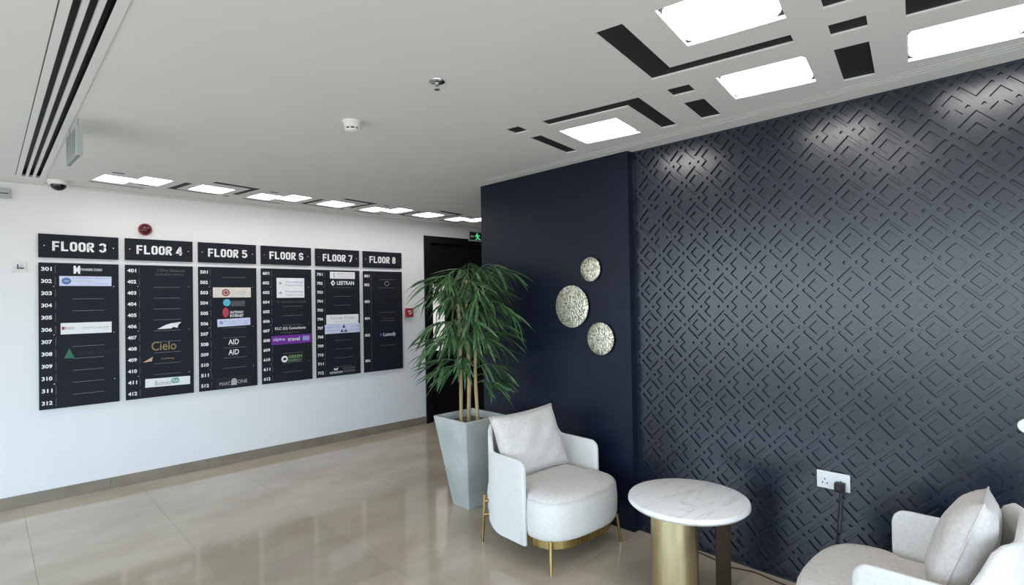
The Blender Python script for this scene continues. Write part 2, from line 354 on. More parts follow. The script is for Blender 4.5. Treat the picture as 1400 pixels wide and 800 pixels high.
# one period of the carved sheet: the period cell is framed so that no groove crosses its border polygonally
nc, nr = 30, 14
polys = []
ya, yb, za, zb = YSO-.05, YB0+.3, -.2, ZC+.25
for a in range(-2, nc):
    for c_ in range(-7, 8):
        for P in cell:
            Q = [(Y0+.1652*2 - a*PH + x, Z0 + c_*PV + z) for x, z in P]
            if min(p[0] for p in Q) > ya+.01 and max(p[0] for p in Q) < yb-.01 and min(p[1] for p in Q) > za+.01 and max(p[1] for p in Q) < zb-.01: polys.append(ccw(Q))
v2, tr = pierced([(ya,za),(yb,za),(yb,zb),(ya,zb)], polys, 1e-7)
vv = [(XP, p[0], p[1]) for p in v2]; ff = list(tr)
for P in polys:
    o = len(vv); n = len(P); I2 = inset(P, DRAFT)
    vv += [(XP, *p) for p in P] + [(XP+DEP, *p) for p in I2]
    ff += [(o+i, o+(i+1) % n, o+n+(i+1) % n, o+n+i) for i in range(n)]
    if n == 4 or n == 6 or n == 8:
        if n == 4: ff.append(tuple(o+n+i for i in range(n)))
        else: ff.append(tuple(o+n+i for i in range(n)))
pm = bpy.data.meshes.new('relief'); pm.from_pydata(vv, [], ff)
bm0 = bmesh.new(); bm0.from_mesh(pm)
bmesh.ops.triangulate(bm0, faces=[f for f in bm0.faces if len(f.verts) > 4])
bmesh.ops.remove_doubles(bm0, verts=bm0.verts, dist=1e-6)
for f in bm0.faces:
    f.normal_update()
bmesh.ops.recalc_face_normals(bm0, faces=bm0.faces)
if sum(f.normal.x*f.calc_area() for f in bm0.faces) > 0: bmesh.ops.reverse_faces(bm0, faces=bm0.faces)
def cut(bm_, co, no):
    g = bm_.verts[:]+bm_.edges[:]+bm_.faces[:]
    bmesh.ops.bisect_plane(bm_, geom=g, plane_co=co, plane_no=no, clear_outer=True)
for nm, z0, z1 in (('carved_board', 0, Z0-.0013), ('carved_board', Z0+.0013, ZC)):
    bb_ = bm0.copy(); cut(bb_, (0, YB0-.008, 0), (0,1,0)); cut(bb_, (0, YSO, 0), (0,-1,0)); cut(bb_, (0,0,z0), (0,0,-1)); cut(bb_, (0,0,z1), (0,0,1))
    me = bpy.data.meshes.new(nm); bb_.to_mesh(me); bb_.free(); cbd = obj(nm, me, 'navyrel', wall_right)
    eb = MB().box(XP-.0003, XP+.016, YB0-.018, YB0, z0, z1)
    if z0 == 0: eb.box(XP-.0003, XP+.016, YSO, YB0-.018, 0, .012)
    else: eb.box(XP-.0003, XP+.016, YSO, YB0-.018, ZC-.012, ZC)
    obj('board_edge', eb, 'navyrel', cbd)
bm0.free()
# ------------------------------------------------------------------ text helper
def text(s, w_, h_, bold=0.0, shear=0.0):
    """flat lettering mesh fitted to a w x h box, centred, in the XZ plane facing -Y"""
    cu_ = bpy.data.curves.new('t', 'FONT'); cu_.body = s; cu_.size = 1; cu_.offset = bold; cu_.shear = shear; cu_.resolution_u = 3
    o = bpy.data.objects.new('t', cu_); C.objects.link(o)
    me_ = bpy.data.meshes.new_from_object(o.evaluated_get(bpy.context.evaluated_depsgraph_get()))
    bpy.data.objects.remove(o); bpy.data.curves.remove(cu_)
    xs = [v.co.x for v in me_.vertices]; ys = [v.co.y for v in me_.vertices]
    sx = w_/(max(xs)-min(xs)); sy = h_/(max(ys)-min(ys)); mx = (max(xs)+min(xs))/2; my = (max(ys)+min(ys))/2
    V_ = [((v.co.x-mx)*sx, 0, (v.co.y-my)*sy) for v in me_.vertices]; F_ = [tuple(p.vertices) for p in me_.polygons]
    bpy.data.meshes.remove(me_); return V_, F_
def put(B, VF, u, z, y=0):
    B.add([(x+u, y, zz+z) for x, _, zz in VF[0]], VF[1])
def flat(name, B, mt, parent):
    me_ = bpy.data.meshes.new(name); me_.from_pydata(B.v, [], B.f)
    if me_.polygons and sum(p.normal.y*p.area for p in me_.polygons) > 0: me_.flip_normals()
    return obj(name, me_, mt, parent)
def q2(B, u0, u1, v0, v1, y): B.add([(u0,y,-v0),(u1,y,-v0),(u1,y,-v1),(u0,y,-v1)], [(0,1,2,3)])
def disc(B, u, v, r, y, ry=None, n=20):
    ry = ry or r; B.add([(u+r*math.cos(2*PI*i/n), y, -v+ry*math.sin(2*PI*i/n)) for i in range(n)], [tuple(range(n))])
# heavy condensed capitals drawn as strokes
def spl(P, n=6):
    P = [Vector((a, b_, 0)) for a, b_ in P]; Q = []
    for i in range(len(P)-1):
        a, b_, c_, d_ = P[max(i-1,0)], P[i], P[i+1], P[min(i+2,len(P)-1)]
        for k in range(n):
            u = k/n; v = .5*((2*b_)+(c_-a)*u+(2*a-5*b_+4*c_-d_)*u*u+(3*b_-a-3*c_+d_)*u**3); Q.append((v.x, v.y))
    return Q+[(P[-1].x, P[-1].y)]
def loop(cx, cy, rx, ry, e=.8, n=28):
    return [(cx+rx*math.copysign(abs(math.cos(2*PI*k/n))**e, math.cos(2*PI*k/n)), cy+ry*math.copysign(abs(math.sin(2*PI*k/n))**e, math.sin(2*PI*k/n))) for k in range(n+1)]
GW, GS = .54, .185
gl, gr_, gb, gt = GS/2, GW-GS/2, GS/2, 1-GS/2
GLY = {'F': [[(gl,0),(gl,gt),(GW*.93,gt)], [(gl,.50),(GW*.84,.50)]], 'L': [[(gl,1),(gl,gb),(GW*.93,gb)]],
 'O': [loop(GW/2,.5,gr_-gl-(gr_-gl)/2,.5-gb,.55)],
 'R': [[(gl,0),(gl,gt)], spl([(gl,gt),(GW*.5,gt),(gr_-.04,gt-.02),(gr_-.005,.79),(gr_-.005,.69),(gr_-.04,.56),(GW*.5,.52),(gl,.52)]), [(GW*.40,.47),(gr_+.035,0)]],
 '3': [spl([(gl-.01,.74),(gl+.04,.85),(GW/2,gt),(gr_-.03,.84),(gr_-.01,.68),(gr_-.10,.55),(GW/2-.05,.53)]), spl([(GW/2-.05,.53),(gr_-.08,.51),(gr_,.36),(gr_-.01,.22),(GW/2,gb),(gl+.03,.16),(gl-.01,.28)])],
 '4': [[(.37,0),(.37,1)], [(.34,.93),(.07,.30),(GW,.30)]],
 '5': [[(gr_+.05,gt),(gl+.03,gt),(gl+.005,.50)], spl([(gl+.005,.52),(GW/2,.60),(gr_,.46),(gr_,.25),(GW/2,gb),(gl+.03,.15),(gl-.01,.27)])],
 '6': [loop(GW/2,.30,gr_-GW/2,.30-gb,.75), spl([(gr_-.01,.73),(gr_-.04,.84),(GW/2,gt),(gl+.02,.80),(gl,.60),(gl,.30)])],
 '7': [[(.0,gt),(gr_,gt)], [(gr_+.02,gt+.1),(gr_-.04,.58),(.20,0)]],
 '8': [loop(GW/2,.72,.145,.72+gt-1.44+.0,.8), loop(GW/2,.29,.165,.29-gb,.8)]}
def stroke(B, P, w_):
    n = len(P); closed = (Vector(P[0])-Vector(P[-1])).length < 1e-6; L_, R_ = [], []
    for k in range(n):
        a = Vector(P[k-1]) if k else (Vector(P[-2]) if closed else None); c_ = Vector(P[k+1]) if k < n-1 else (Vector(P[1]) if closed else None); p = Vector(P[k])
        d1 = (p-a).normalized() if a is not None else None; d2 = (c_-p).normalized() if c_ is not None else None
        d1 = d1 or d2; d2 = d2 or d1; n1 = Vector((-d1.y, d1.x)); n2 = Vector((-d2.y, d2.x)); m_ = n1+n2; m_ = m_/max(.35, m_.dot(n1))
        L_.append(p+m_*w_/2); R_.append(p-m_*w_/2)
    for k in range(n-1): B.append([L_[k], L_[k+1], R_[k+1], R_[k]])
def heading(s_, w_, h_, u, z):
    chars = []; x = 0
    for ch in s_:
        if ch == ' ': x += .30; continue
        one = []
        for P in GLY[ch]: stroke(one, P, GS)
        chars.append([[(p.x+x, p.y) for p in q_] for q_ in one]); x += GW+.075
    W_ = x-.075; out = []
    for one in chars:
        B = MB()
        for q_ in one: B.add([((a/W_-.5)*w_+u, FY, (b_-.5)*h_+z) for a, b_ in q_], [(0,1,2,3)])
        out.append(B)
    return out
# ------------------------------------------------------------------ directory signs
SX0, SPER, SW, ZT, ZB = .3197, .56716, .523, 2.136, .7322
HH, GAP = .190, .041; BT = ZT-HH-GAP; BH = BT-ZB
TK = .006; FY = -.0006             # print lies just proud of the face
HL = ('leftmost charcoal header plate, white lettering FLOOR 3', 'charcoal header plate under the red beacon, white lettering FLOOR 4', 'charcoal header plate over the board with two AID entries, FLOOR 5', 'charcoal header plate over the board with the purple strip, FLOOR 6', 'charcoal header plate over the board with the triangle logo, FLOOR 7', 'rightmost charcoal header plate nearest the door, FLOOR 8')
BL = ('charcoal directory board with a green triangle logo, rooms 301 to 312', 'charcoal directory board with gold Cielo lettering, rooms 401 to 412', 'charcoal directory board with two AID entries, rooms 501 to 512', 'charcoal directory board with a purple strip, rooms 601 to 612', 'charcoal directory board with a triangle logo on white, rooms 701 to 712', 'charcoal directory board with six rooms and a Lumofy strip, nearest the door')
ORD = ('FLOOR 3','FLOOR 4','FLOOR 5','FLOOR 6','FLOOR 7','FLOOR 8')
def screw(parent, u, v):
    B = MB().lathe([(.0045,0),(.0045,-.003),(.002,-.004)], 10, (u, 0, -v), 'Y'); obj('screw', B, 'chrome', parent, smooth=40)
def mark(parent, kind, mt, *a):       # a piece of flat print
    B = MB(); y = a[-1]
    if kind == 'q': q2(B, *a)
    elif kind == 'd': disc(B, a[0], a[1], a[2], y)
    elif kind == 'o': disc(B, a[0], a[1], a[2], y, a[3])
    elif kind == 'p': B.add([(u, y, -v) for u, v in a[0]], [tuple(range(len(a[0])))])
    elif kind == 't':
        s, u0, u1, v0, v1, bo = a[:6]; put(B, text(s, u1-u0, v1-v0, bo), (u0+u1)/2, -(v0+v1)/2, y)
    return flat('print', B, mt, parent)
def strip(parent, u0, u1, v0, v1, mt, tilt=0):
    B = MB().box(u0, u1, -.0015, 0, -v1, -v0); o = obj('name_strip', B, mt, parent)
    if tilt:
        c_ = Vector(((u0+u1)/2, 0, -(v0+v1)/2)); R_ = Matrix.Rotation(tilt, 3, 'Y')
        for v in o.data.vertices: v.co = R_ @ (v.co-c_) + c_
    return o
SY = -.0021
for i in range(6):
    x = SX0 + SPER*i; n = i+3
    h_ = thing('header_sign', HL[i], 'sign', (x, YS-.02, ZT), 0, 'floor header plates')
    obj('plate', MB().box(0, SW, 0, TK, -HH, 0), 'board', h_, bevel=.0012, segs=1)
    for u in (.045, SW-.045): obj('standoff', MB().lathe([(.007,TK),(.007,.02)], 10, (u, 0, -HH/2), 'Y'), 'chrome', h_)
    for B in heading(ORD[i], .352, .078, SW*.5, -HH/2): flat('letter', B, 'print_white', h_)
    for u in (.036, SW-.036): screw(h_, u, HH/2)
    d_ = thing('directory_board', BL[i], 'sign', (x, YS-.02, BT), 0, 'floor directory boards')
    obj('plate', MB().box(0, SW, 0, TK, -BH, 0), 'board', d_, bevel=.0012, segs=1)
    for u in (.094, SW-.035):
        for v in (.19, .58, .975):
            screw(d_, u, v)
            obj('standoff', MB().lathe([(.006,TK),(.006,.02)], 8, (u, 0, -v), 'Y'), 'chrome', d_)
    rows = [(k, .05+.0975*(k-1)) for k in range(1, 13)] if n < 8 else [(1,.058),(2,.16),(3,.355),(4,.55),(5,.745),(6,1.04)]
    for k, v in rows:
        B = MB(); put(B, text('%d%02d' % (n, k), .066, .032, .034), .049, -v, FY); flat('room_number', B, 'print_white', d_)
        if n < 8: T = MB(); q2(T, .1020, .1055, v-.032, v+.032, FY); flat('tick_mark', T, 'print_grey', d_)
    if n == 8: T = MB(); q2(T, .100, .103, .03, 1.15, FY); flat('tick_mark', T, 'print_grey', d_)
    vis = {3:(3,4,7,8,9,10,11), 4:(2,3,4,5,6,7,8,9,10), 5:(1,6,7,8,9,10,11), 6:(4,5,6,9,10,11), 7:(2,3,4,8,9,10,11), 8:(1,2,5,6,9)}[n]
    for k in vis: T = MB(); q2(T, .211, .419, .05+.0975*(k-1)+.045, .05+.0975*(k-1)+.050, FY); flat('divider_line', T, 'print_grey', d_)
    if n == 3:
        mark(d_, 'p', 'print_white', [(.219,.02),(.232,.02),(.241,.045),(.250,.02),(.262,.02),(.262,.086),(.250,.086),(.241,.062),(.232,.086),(.219,.086)], FY)
        mark(d_, 't', 'print_white', 'FOUNDERS STUDIO', .266, .408, .040, .060, .012, FY)
        s_ = strip(d_, .128, .472, .106, .186, 'paleblue'); mark(s_, 'o', 'blue', .173, .146, .031, .028, SY)
        mark(s_, 'q', 'paleblue', .158, .188, .143, .149, SY-.0004)
        mark(s_, 't', 'periwinkle', 'International Academy', .215, .455, .112, .130, .004, SY); mark(s_, 't', 'mid', 'Training and Consulting', .215, .34, .140, .152, .003, SY); mark(s_, 't', 'periwinkle', 'www academy', .36, .455, .160, .175, .003, SY)
        s_ = strip(d_, .135, .471, .488, .580, 'print_white'); mark(s_, 'q', 'crimson', .142, .160, .518, .542, SY); mark(s_, 't', 'mid', 'BANK', .163, .222, .520, .542, .012, SY); mark(s_, 't', 'mid', 'CAPITAL GROUP', .27, .45, .525, .540, .0, SY)
        mark(d_, 'p', 'green', [(.188,.694),(.222,.776),(.155,.776)], FY); mark(d_, 't', 'ink', 'ALPINE GROUP', .245, .487, .725, .755, .01, FY)
    if n == 4:
        mark(d_, 't', 'print_grey', 'S.Dry Seasons', .24, .459, .030, .062, .0, FY); mark(d_, 't', 'print_grey', 'CONSULTANCY', .225, .447, .070, .088, .0, FY)
        mark(d_, 'p', 'print_white', [(.236,.570),(.30,.535),(.34,.522),(.425,.512),(.40,.54),(.395,.565),(.36,.555),(.345,.568)], FY)
        mark(d_, 't', 'gold', 'Cielo', .191, .383, .680, .760, .006, FY)
        mark(d_, 'p', 'ink', [(.124,.855),(.20,.795),(.20,.815)], FY); mark(d_, 'p', 'tan', [(.124,.859),(.20,.815),(.192,.852)], FY); mark(d_, 't', 'gold', 'holding', .268, .365, .828, .848, .0, FY)
        s_ = strip(d_, .142, .492, 1.01, 1.085, 'print_white', .02); mark(s_, 't', 'mid', 'Business', .216, .338, 1.030, 1.072, .01, SY)
        o_ = rrect(.340, .404, 1.018, 1.066, .018, 4); mark(s_, 'p', 'teal', o_, SY); mark(s_, 't', 'print_white', 'Pod', .350, .394, 1.028, 1.056, .008, SY-.0004)
    if n == 5:
        s_ = strip(d_, .124, .468, .195, .292, 'beige'); mark(s_, 'd', 'maroon', .238, .245, .036, SY); mark(s_, 'd', 'beige', .238, .245, .022, SY-.0003); mark(s_, 'd', 'maroon', .238, .245, .017, SY-.0006); mark(s_, 't', 'mid', 'Centre', .323, .42, .228, .246, .0, SY); mark(s_, 't', 'mid', 'Trading', .323, .42, .254, .270, .0, SY)
        mark(d_, 'd', 'cyan', .246, .342, .034, FY); mark(d_, 'q', 'print_dim', .284, .412, .325, .378, FY)
        mark(d_, 'o', 'crimson', .235, .437, .029, .049, FY); mark(d_, 'o', 'maroon', .235, .437, .010, .030, FY-.0003)
        mark(d_, 't', 'print_white', 'GATEWAY', .274, .398, .424, .450, .02, FY); mark(d_, 't', 'print_white', 'INTERNET', .274, .398, .458, .484, .02, FY)
        s_ = strip(d_, .160, .459, .498, .570, 'paleblue', -.03); mark(s_, 'd', 'periwinkle', .195, .534, .018, SY); mark(s_, 't', 'periwinkle', 'Business Services', .225, .445, .515, .530, .0, SY); mark(s_, 't', 'periwinkle', 'Consultants office', .225, .445, .540, .553, .0, SY)
        for v in (.699, .798): mark(d_, 't', 'print_white', 'AID', .256, .352, v, v+.05, .015, FY); mark(d_, 'q', 'print_grey', .262, .346, v+.058, v+.062, FY)
        s_ = strip(d_, .142, .466, 1.062, 1.165, 'ink'); mark(s_, 't', 'mid', 'MARC', .174, .272, 1.105, 1.140, .0, SY); mark(s_, 't', 'mid', 'ONE', .336, .425, 1.098, 1.133, .0, SY)
        mark(s_, 'p', 'mid', [(.278,1.145),(.278,1.105)]+[(.304-.026*math.cos(a*PI/8), 1.105-.026*math.sin(a*PI/8)) for a in range(1,8)]+[(.330,1.105),(.330,1.145)], SY)
    if n == 6:
        s_ = strip(d_, .154, .443, .095, .301, 'print_white')
        for v in (.125, .225): mark(s_, 'd', 'mid', .192, v+.025, .014, SY); mark(s_, 't', 'periwinkle', 'Consulting', .245, .425, v, v+.026, .006, SY); mark(s_, 't', 'periwinkle', 'Engineering', .245, .425, v+.036, v+.058, .0, SY)
        mark(d_, 't', 'print_grey', 'TO THE MOON COMPANY', .151, .466, .334, .356, .0, FY)
        mark(d_, 't', 'ink', 'TEAM UP', .143, .33, .420, .465, .03, FY); mark(d_, 't', 'ink', 'STUDIO', .345, .488, .430, .460, .0, FY)
        mark(d_, 't', 'print_white', 'KLC (U) Consultants', .134, .454, .602, .640, .012, FY); mark(d_, 't', 'print_grey', 'Management', .192, .391, .654, .672, .0, FY)
        s_ = strip(d_, .096, .516, .690, .782, 'purple', -.01); mark(s_, 't', 'paleblue', 'alpine', .112, .232, .712, .752, .01, SY); mark(s_, 't', 'print_white', 'travel', .262, .388, .712, .752, .012, SY); mark(s_, 'q', 'periwinkle', .418, .493, .708, .756, SY)
        mark(d_, 'd', 'print_white', .227, .936, .034, FY); mark(d_, 'o', 'ink', .229, .936, .018, .013, FY-.0003); mark(d_, 't', 'lime', 'GREEN', .268, .411, .900, .932, .015, FY); mark(d_, 't', 'lime', 'ENERGY', .268, .411, .942, .966, .0, FY)
    if n == 7:
        s_ = strip(d_, .166, .464, .018, .094, 'print_white'); mark(s_, 'p', 'mid', [(.205,.035),(.225,.035),(.215,.055),(.228,.08),(.205,.08)], SY); mark(s_, 't', 'mid', 'EMPOWER', .25, .45, .034, .054, .0, SY); mark(s_, 't', 'mid', 'solutions', .25, .45, .064, .078, .0, SY)
        mark(d_, 'p', 'print_white', [(.200,.108),(.228,.143),(.200,.178),(.172,.143)], FY); mark(d_, 'p', 'ink', [(.203,.130),(.215,.143),(.203,.156),(.190,.143)], FY-.0003); mark(d_, 't', 'print_white', 'LEETRAN', .246, .454, .120, .163, .022, FY)
        s_ = strip(d_, .118, .502, .495, .598, 'print_white'); mark(s_, 't', 'mid', 'Farnas Smith', .17, .45, .515, .545, .0, SY); mark(s_, 't', 'mid', 'law offices', .22, .40, .562, .578, .0, SY)
        s_ = strip(d_, .100, .519, .599, .702, 'paleblue', -.005)
        for P in ([(.322,.605),(.340,.642),(.304,.642)], [(.298,.655),(.316,.690),(.280,.690)], [(.346,.655),(.364,.690),(.328,.690)]): mark(s_, 'p', 'navyink', P, SY)
        mark(s_, 'p', 'maroon', [(.322,.650),(.326,.690),(.318,.690)], SY)
        mark(s_, 't', 'periwinkle', 'ARCHITECT', .115, .265, .622, .640, .0, SY); mark(s_, 't', 'periwinkle', 'DESIGNERS', .115, .265, .660, .676, .0, SY); mark(s_, 't', 'periwinkle', 'STUDIO', .385, .505, .622, .640, .0, SY); mark(s_, 't', 'periwinkle', 'ENGINEERS', .375, .505, .660, .676, .0, SY)
        mark(d_, 'p', 'ink', [(.283,.938),(.309,.905),(.335,.938)], FY)
        mark(d_, 'p', 'print_white', [(.195,1.083),(.222,1.093),(.250,1.083),(.240,1.108),(.205,1.108)], FY); mark(d_, 't', 'print_white', 'HORIZON', .152, .297, 1.122, 1.146, .012, FY); mark(d_, 'q', 'print_dim', .303, .455, 1.085, 1.105, FY); mark(d_, 'q', 'print_dim', .303, .455, 1.115, 1.145, FY)
    if n == 8:
        mark(d_, 'd', 'mid', .312, .144, .030, FY); mark(d_, 'd', 'board', .312, .144, .025, FY-.0003)
        mark(d_, 't', 'print_dim', 'partners', .258, .418, .548, .572, .0, FY)
        s_ = strip(d_, .188, .445, .703, .798, 'navyink'); mark(s_, 't', 'print_white', 'Lumofy', .255, .425, .725, .780, .01, SY); mark(s_, 'd', 'blue', .222, .750, .012, SY)
# ------------------------------------------------------------------ door
d1 = bpy.data.objects.new('door_1', None); C.objects.link(d1); d1.location = (4.02, YS, 0); d1['kind'] = 'structure'; d1['label'] = 'black double door in a black frame, half hidden by the palm'
DW, DH = 1.31, 2.376
obj('door_frame', MB().box(0, .088, -.02, .12, 0, DH).box(DW-.088, DW, -.02, .12, 0, DH).box(.088, DW-.088, -.02, .12, DH-.088, DH), 'door', d1, bevel=.002, segs=1)
for x0, x1, vis in ((.090, .650, True), (.654, DW-.090, False)):
    B = MB(); y0, y1 = .035, .075
    if vis:
        B.box(x0, .155, y0, y1, .006, DH-.09).box(.35, x1, y0, y1, .006, DH-.09).box(.155, .35, y0, y1, .006, .90).box(.155, .35, y0, y1, 1.765, DH-.09)
    else: B.box(x0, x1, y0, y1, .006, DH-.09)
    lf = obj('door_leaf', B, 'door', d1)
    if vis: obj('vision_panel', MB().box(.155, .35, y0+.015, y0+.022, .90, 1.765), 'pane', lf)
    hx = .60 if vis else .70
    H = MB().tube([(hx, y0, .85), (hx, y0-.05, .85), (hx, y0-.05, 1.25), (hx, y0, 1.25)], .011); obj('pull_handle', H, 'bronze', lf, smooth=50)
struct('wall_lobby_beyond', MB().box(4.0, 5.35, YS+.10, YS+.13, 0, 2.4), 'black')
# exit sign over the door
t = thing('exit_sign', 'green lit running man exit sign above the black door', 'exit sign', (4.90, YS, 2.415))
obj('casing', MB().box(-.16, .16, -.035, 0, -.065, .065), 'lightgrey', t, bevel=.004)
obj('face', MB().box(-.15, .15, -.037, -.0345, -.055, .057), 'black', t)
B = MB(); yy = -.0376
def pol(P): B.add([(a, yy, b_) for a, b_ in P], [tuple(range(len(P)))])
disc(B, -.02, -.040, .011, yy)
pol([(-.045,.022),(-.005,.026),(.0,-.006),(-.025,-.010)]); pol([(-.025,-.010),(.0,-.006),(.02,-.03),(.04,-.03),(.04,-.042),(.012,-.042)]); pol([(-.025,-.010),(-.008,-.010),(-.03,-.046),(-.055,-.046),(-.055,-.036),(-.037,-.036)]); pol([(-.045,.022),(-.06,-.005),(-.052,-.010),(-.035,.012)]); pol([(-.005,.026),(.03,.012),(.028,.002),(-.004,.012)])
flat('running_man', B, 'green_lit', t)
B = MB(); yy = -.0376; pol([(-.14,0),(-.115,.022),(-.115,.008),(-.075,.008),(-.075,-.008),(-.115,-.008),(-.115,-.022)]); pol([(-.145,-.050),(.145,-.050),(.145,-.054),(-.145,-.054)])
pol([(.06,.04),(.11,.04),(.11,-.045),(.06,-.045)]); flat('arrow', B, 'print_white', t)
# ------------------------------------------------------------------ small wall fittings
t = thing('fire_call_point', 'small red fire alarm call point between the floor 8 board and the door', 'fire alarm', (3.775, YS, 1.405))
obj('body', MB().box(-.05, .05, -.04, 0, -.055, .055), 'red', t, bevel=.006)
B = MB(); yy = -.0406; pol([(-.03,.012),(-.03,.026),(.03,.026),(.03,.012)]); pol([(-.026,.004),(.026,.004),(0,-.028)]); flat('label', B, 'print_white', t)
t = thing('alarm_beacon', 'round dark red alarm beacon on the wall above the floor 4 sign', 'fire alarm', (1.039, YS, 2.223))
obj('base', MB().lathe([(.052,0),(.052,-.022),(.046,-.03)], 28, axis='Y'), 'red', t, smooth=40)
obj('lens', MB().lathe([(.044,-.03),(.042,-.045),(.034,-.056),(.02,-.063),(.001,-.065)], 28, axis='Y'), 'darkred', t, smooth=40)
t = thing('key_switch', 'small white key switch plate left of the floor 3 sign', 'switch', (.205, YS, 1.87))
obj('plate', MB().box(-.043, .043, -.010, 0, -.043, .043), 'white', t, bevel=.003)
obj('lock', MB().lathe([(.010,-.010),(.010,-.014)], 16, (-.006,0,.008), 'Y'), 'chrome', t)
obj('key', MB().box(-.010, -.002, -.04, -.013, -.022, .016), 'groove', t); obj('key_tag', MB().box(.006, .03, -.014, -.011, -.018, -.008), 'groove', t)
t = thing('wall_sensor', 'pale grey box high on the white wall at the left edge of the picture', 'sensor', (.098, YS, 2.43))
obj('body', MB().box(-.06, .06, -.03, 0, -.038, .038), 'lightgrey', t, bevel=.004); obj('slot', MB().box(-.05, .05, -.0305, -.029, -.004, .004), 'groove', t)
# ------------------------------------------------------------------ ceiling fittings
t = thing('dome_camera', 'white dome security camera with black lens cover on the ceiling, upper left', 'camera', (.425, 5.45, ZC))
obj('base', MB().lathe([(.066,0),(.066,-.022),(.058,-.032)], 32), 'white', t, smooth=40)
obj('dome', MB().lathe([(.050,-.032)]+[(.050*math.cos(a*PI/16), -.034-.042*math.sin(a*PI/16)) for a in range(1, 9)], 32), mat('black_gloss_dome', (.005,.005,.006), (.006,.006,.007), 4, .06), t, smooth=50)
t = thing('smoke_detector', 'small white smoke detector on the middle of the ceiling', 'smoke detector', (1.435, 2.70, ZC))
obj('base', MB().lathe([(.050,0),(.050,-.010),(.044,-.012)], 32), 'white', t, smooth=40)
obj('body', MB().lathe([(.043,-.012),(.042,-.034),(.038,-.036)], 32), 'white', t, smooth=40)
obj('cap', MB().lathe([(.036,-.044),(.034,-.052),(.02,-.058),(.001,-.059)], 32), 'white', t, smooth=40)
obj('sensing_gap', MB().lathe([(.0335,-.036),(.0335,-.044)], 32), 'black', t)
for k in range(8):
    a = 2*PI*k/8; obj('rib', MB().box(.032, .038, -.004, .004, -.0445, -.0355), 'white', t).rotation_euler = (0,0,a)
t = thing('fire_sprinkler', 'chrome fire sprinkler head hanging from the ceiling', 'sprinkler', (1.452, 1.955, ZC))
obj('escutcheon', MB().lathe([(.036,0),(.035,-.004),(.022,-.010),(.012,-.011)], 28), 'chrome', t, smooth=40)
obj('nozzle', MB().lathe([(.010,-.011),(.010,-.018),(.006,-.022)], 16), 'chrome', t, smooth=40)
obj('yoke', MB().tube([(-.009,0,-.018),(-.011,0,-.026),(-.004,0,-.036)], .0018, 6).tube([(.009,0,-.018),(.011,0,-.026),(.004,0,-.036)], .0018, 6), 'chrome', t)
obj('deflector', MB().lathe([(.013,-.036),(.013,-.038)], 16), 'chrome', t)
t = thing('hanging_exit_sign', 'grey acrylic sign hung edge-on under the ceiling beside the black-slotted diffuser', 'sign', (.352, 3.70, ZC), math.radians(2.5))
obj('panel', MB().box(-.010, .010, -.155, .165, -.195, -.045), 'greyglass', t, bevel=.003)
obj('end_cap', MB().box(-.014, .014, -.172, -.154, -.197, -.043), 'lightgrey', t, bevel=.003)
for y in (-.13, .12): obj('hanger_rod', MB().tube([(0,y,0),(0,y,-.047)], .003, 8), 'chrome', t)
# ------------------------------------------------------------------ metal discs on the navy wall
for y, z, r, lb in ((2.369,1.750,.085,'smallest hammered champagne metal disc, topmost on the navy wall'), (2.544,1.490,.152,'largest hammered champagne metal disc on the navy wall'), (2.293,1.267,.112,'medium hammered champagne metal disc, lowest on the navy wall')):
    t = thing('wall_disc', lb, 'wall decor', (XB, y, z), 0, 'metal wall discs')
    obj('dish', MB().lathe([(r,-.014),(r,-.019),(r*.97,-.0205),(r*.5,-.025),(.002,-.0265)], 48, axis='X'), 'hammered', t, smooth=30)
    obj('mount', MB().lathe([(.02,0),(.02,-.0145)], 16, axis='X'), 'black', t)
# ------------------------------------------------------------------ socket, plug, cord
t = thing('power_socket', 'white double power socket on the patterned navy wall', 'socket', (XP, .888, .592))
obj('plate', MB().box(-.010, 0, -.076, .076, -.044, .044), 'white', t, bevel=.003)
for c_ in (.038, -.036):
    s_ = obj('rocker_switch', MB().box(-.0125, -.0095, c_+.018-.006, c_+.018+.006, .012, .030), 'white', t)
    P_ = MB(); 
    for dy, dz in ((0,.004),(-.011,-.016),(.011,-.016)): P_.box(-.0106, -.0098, c_+dy-.003, c_+dy+.003, dz-.004, dz+.004)
    obj('pin_holes', P_, 'groove', t)
t = thing('power_lead', 'black plug in the white socket with its thin brown cord along the floor', 'cable', (XP-.0106, .852, .575))
pg = obj('plug', MB().box(-.042, 0, -.022, .022, -.024, .022), 'black', t, bevel=.006)
obj('grip', MB().box(-.050, -.040, -.014, .014, -.016, .014), 'black', pg, bevel=.004)
P_ = [(XP-.03,.852,.548),(XP-.03,.856,.50),(XP-.022,.87,.35),(XP-.02,.90,.12),(XP-.022,.95,.02),(3.085,1.02,.004),(3.066,1.133,.004),(3.088,1.285,.004),(3.051,1.419,.004),(3.081,1.52,.004),(3.097,1.611,.004),(3.09,1.72,.004)]
def smoothpts(P, n=6):
    P = [Vector(p) for p in P]; R = []
    for i in range(len(P)-1):
        a, b_, c_, d_ = P[max(i-1,0)], P[i], P[i+1], P[min(i+2,len(P)-1)]
        for k in range(n):
            u = k/n; R.append(.5*((2*b_)+(c_-a)*u+(2*a-5*b_+4*c_-d_)*u*u+(3*b_-a-3*c_+d_)*u**3))
    return R+[P[-1]]
obj('cord', MB().tube([q_-Vector((XP-.0106, .852, .575)) for q_ in smoothpts(P_)], .0035, 8), 'cord', t, smooth=60)
t = thing('wall_plate', 'white oval plate on the patterned wall, cut by the right edge of the picture', 'switch', (XP, .135, .985))
obj('body', MB().prism([(.052*math.cos(a*PI/12), .036*math.sin(a*PI/12)) for a in range(24)], lambda a,b_: (0,a,b_), lambda a,b_: (-.016,a,b_)), 'white', t, bevel=.004)
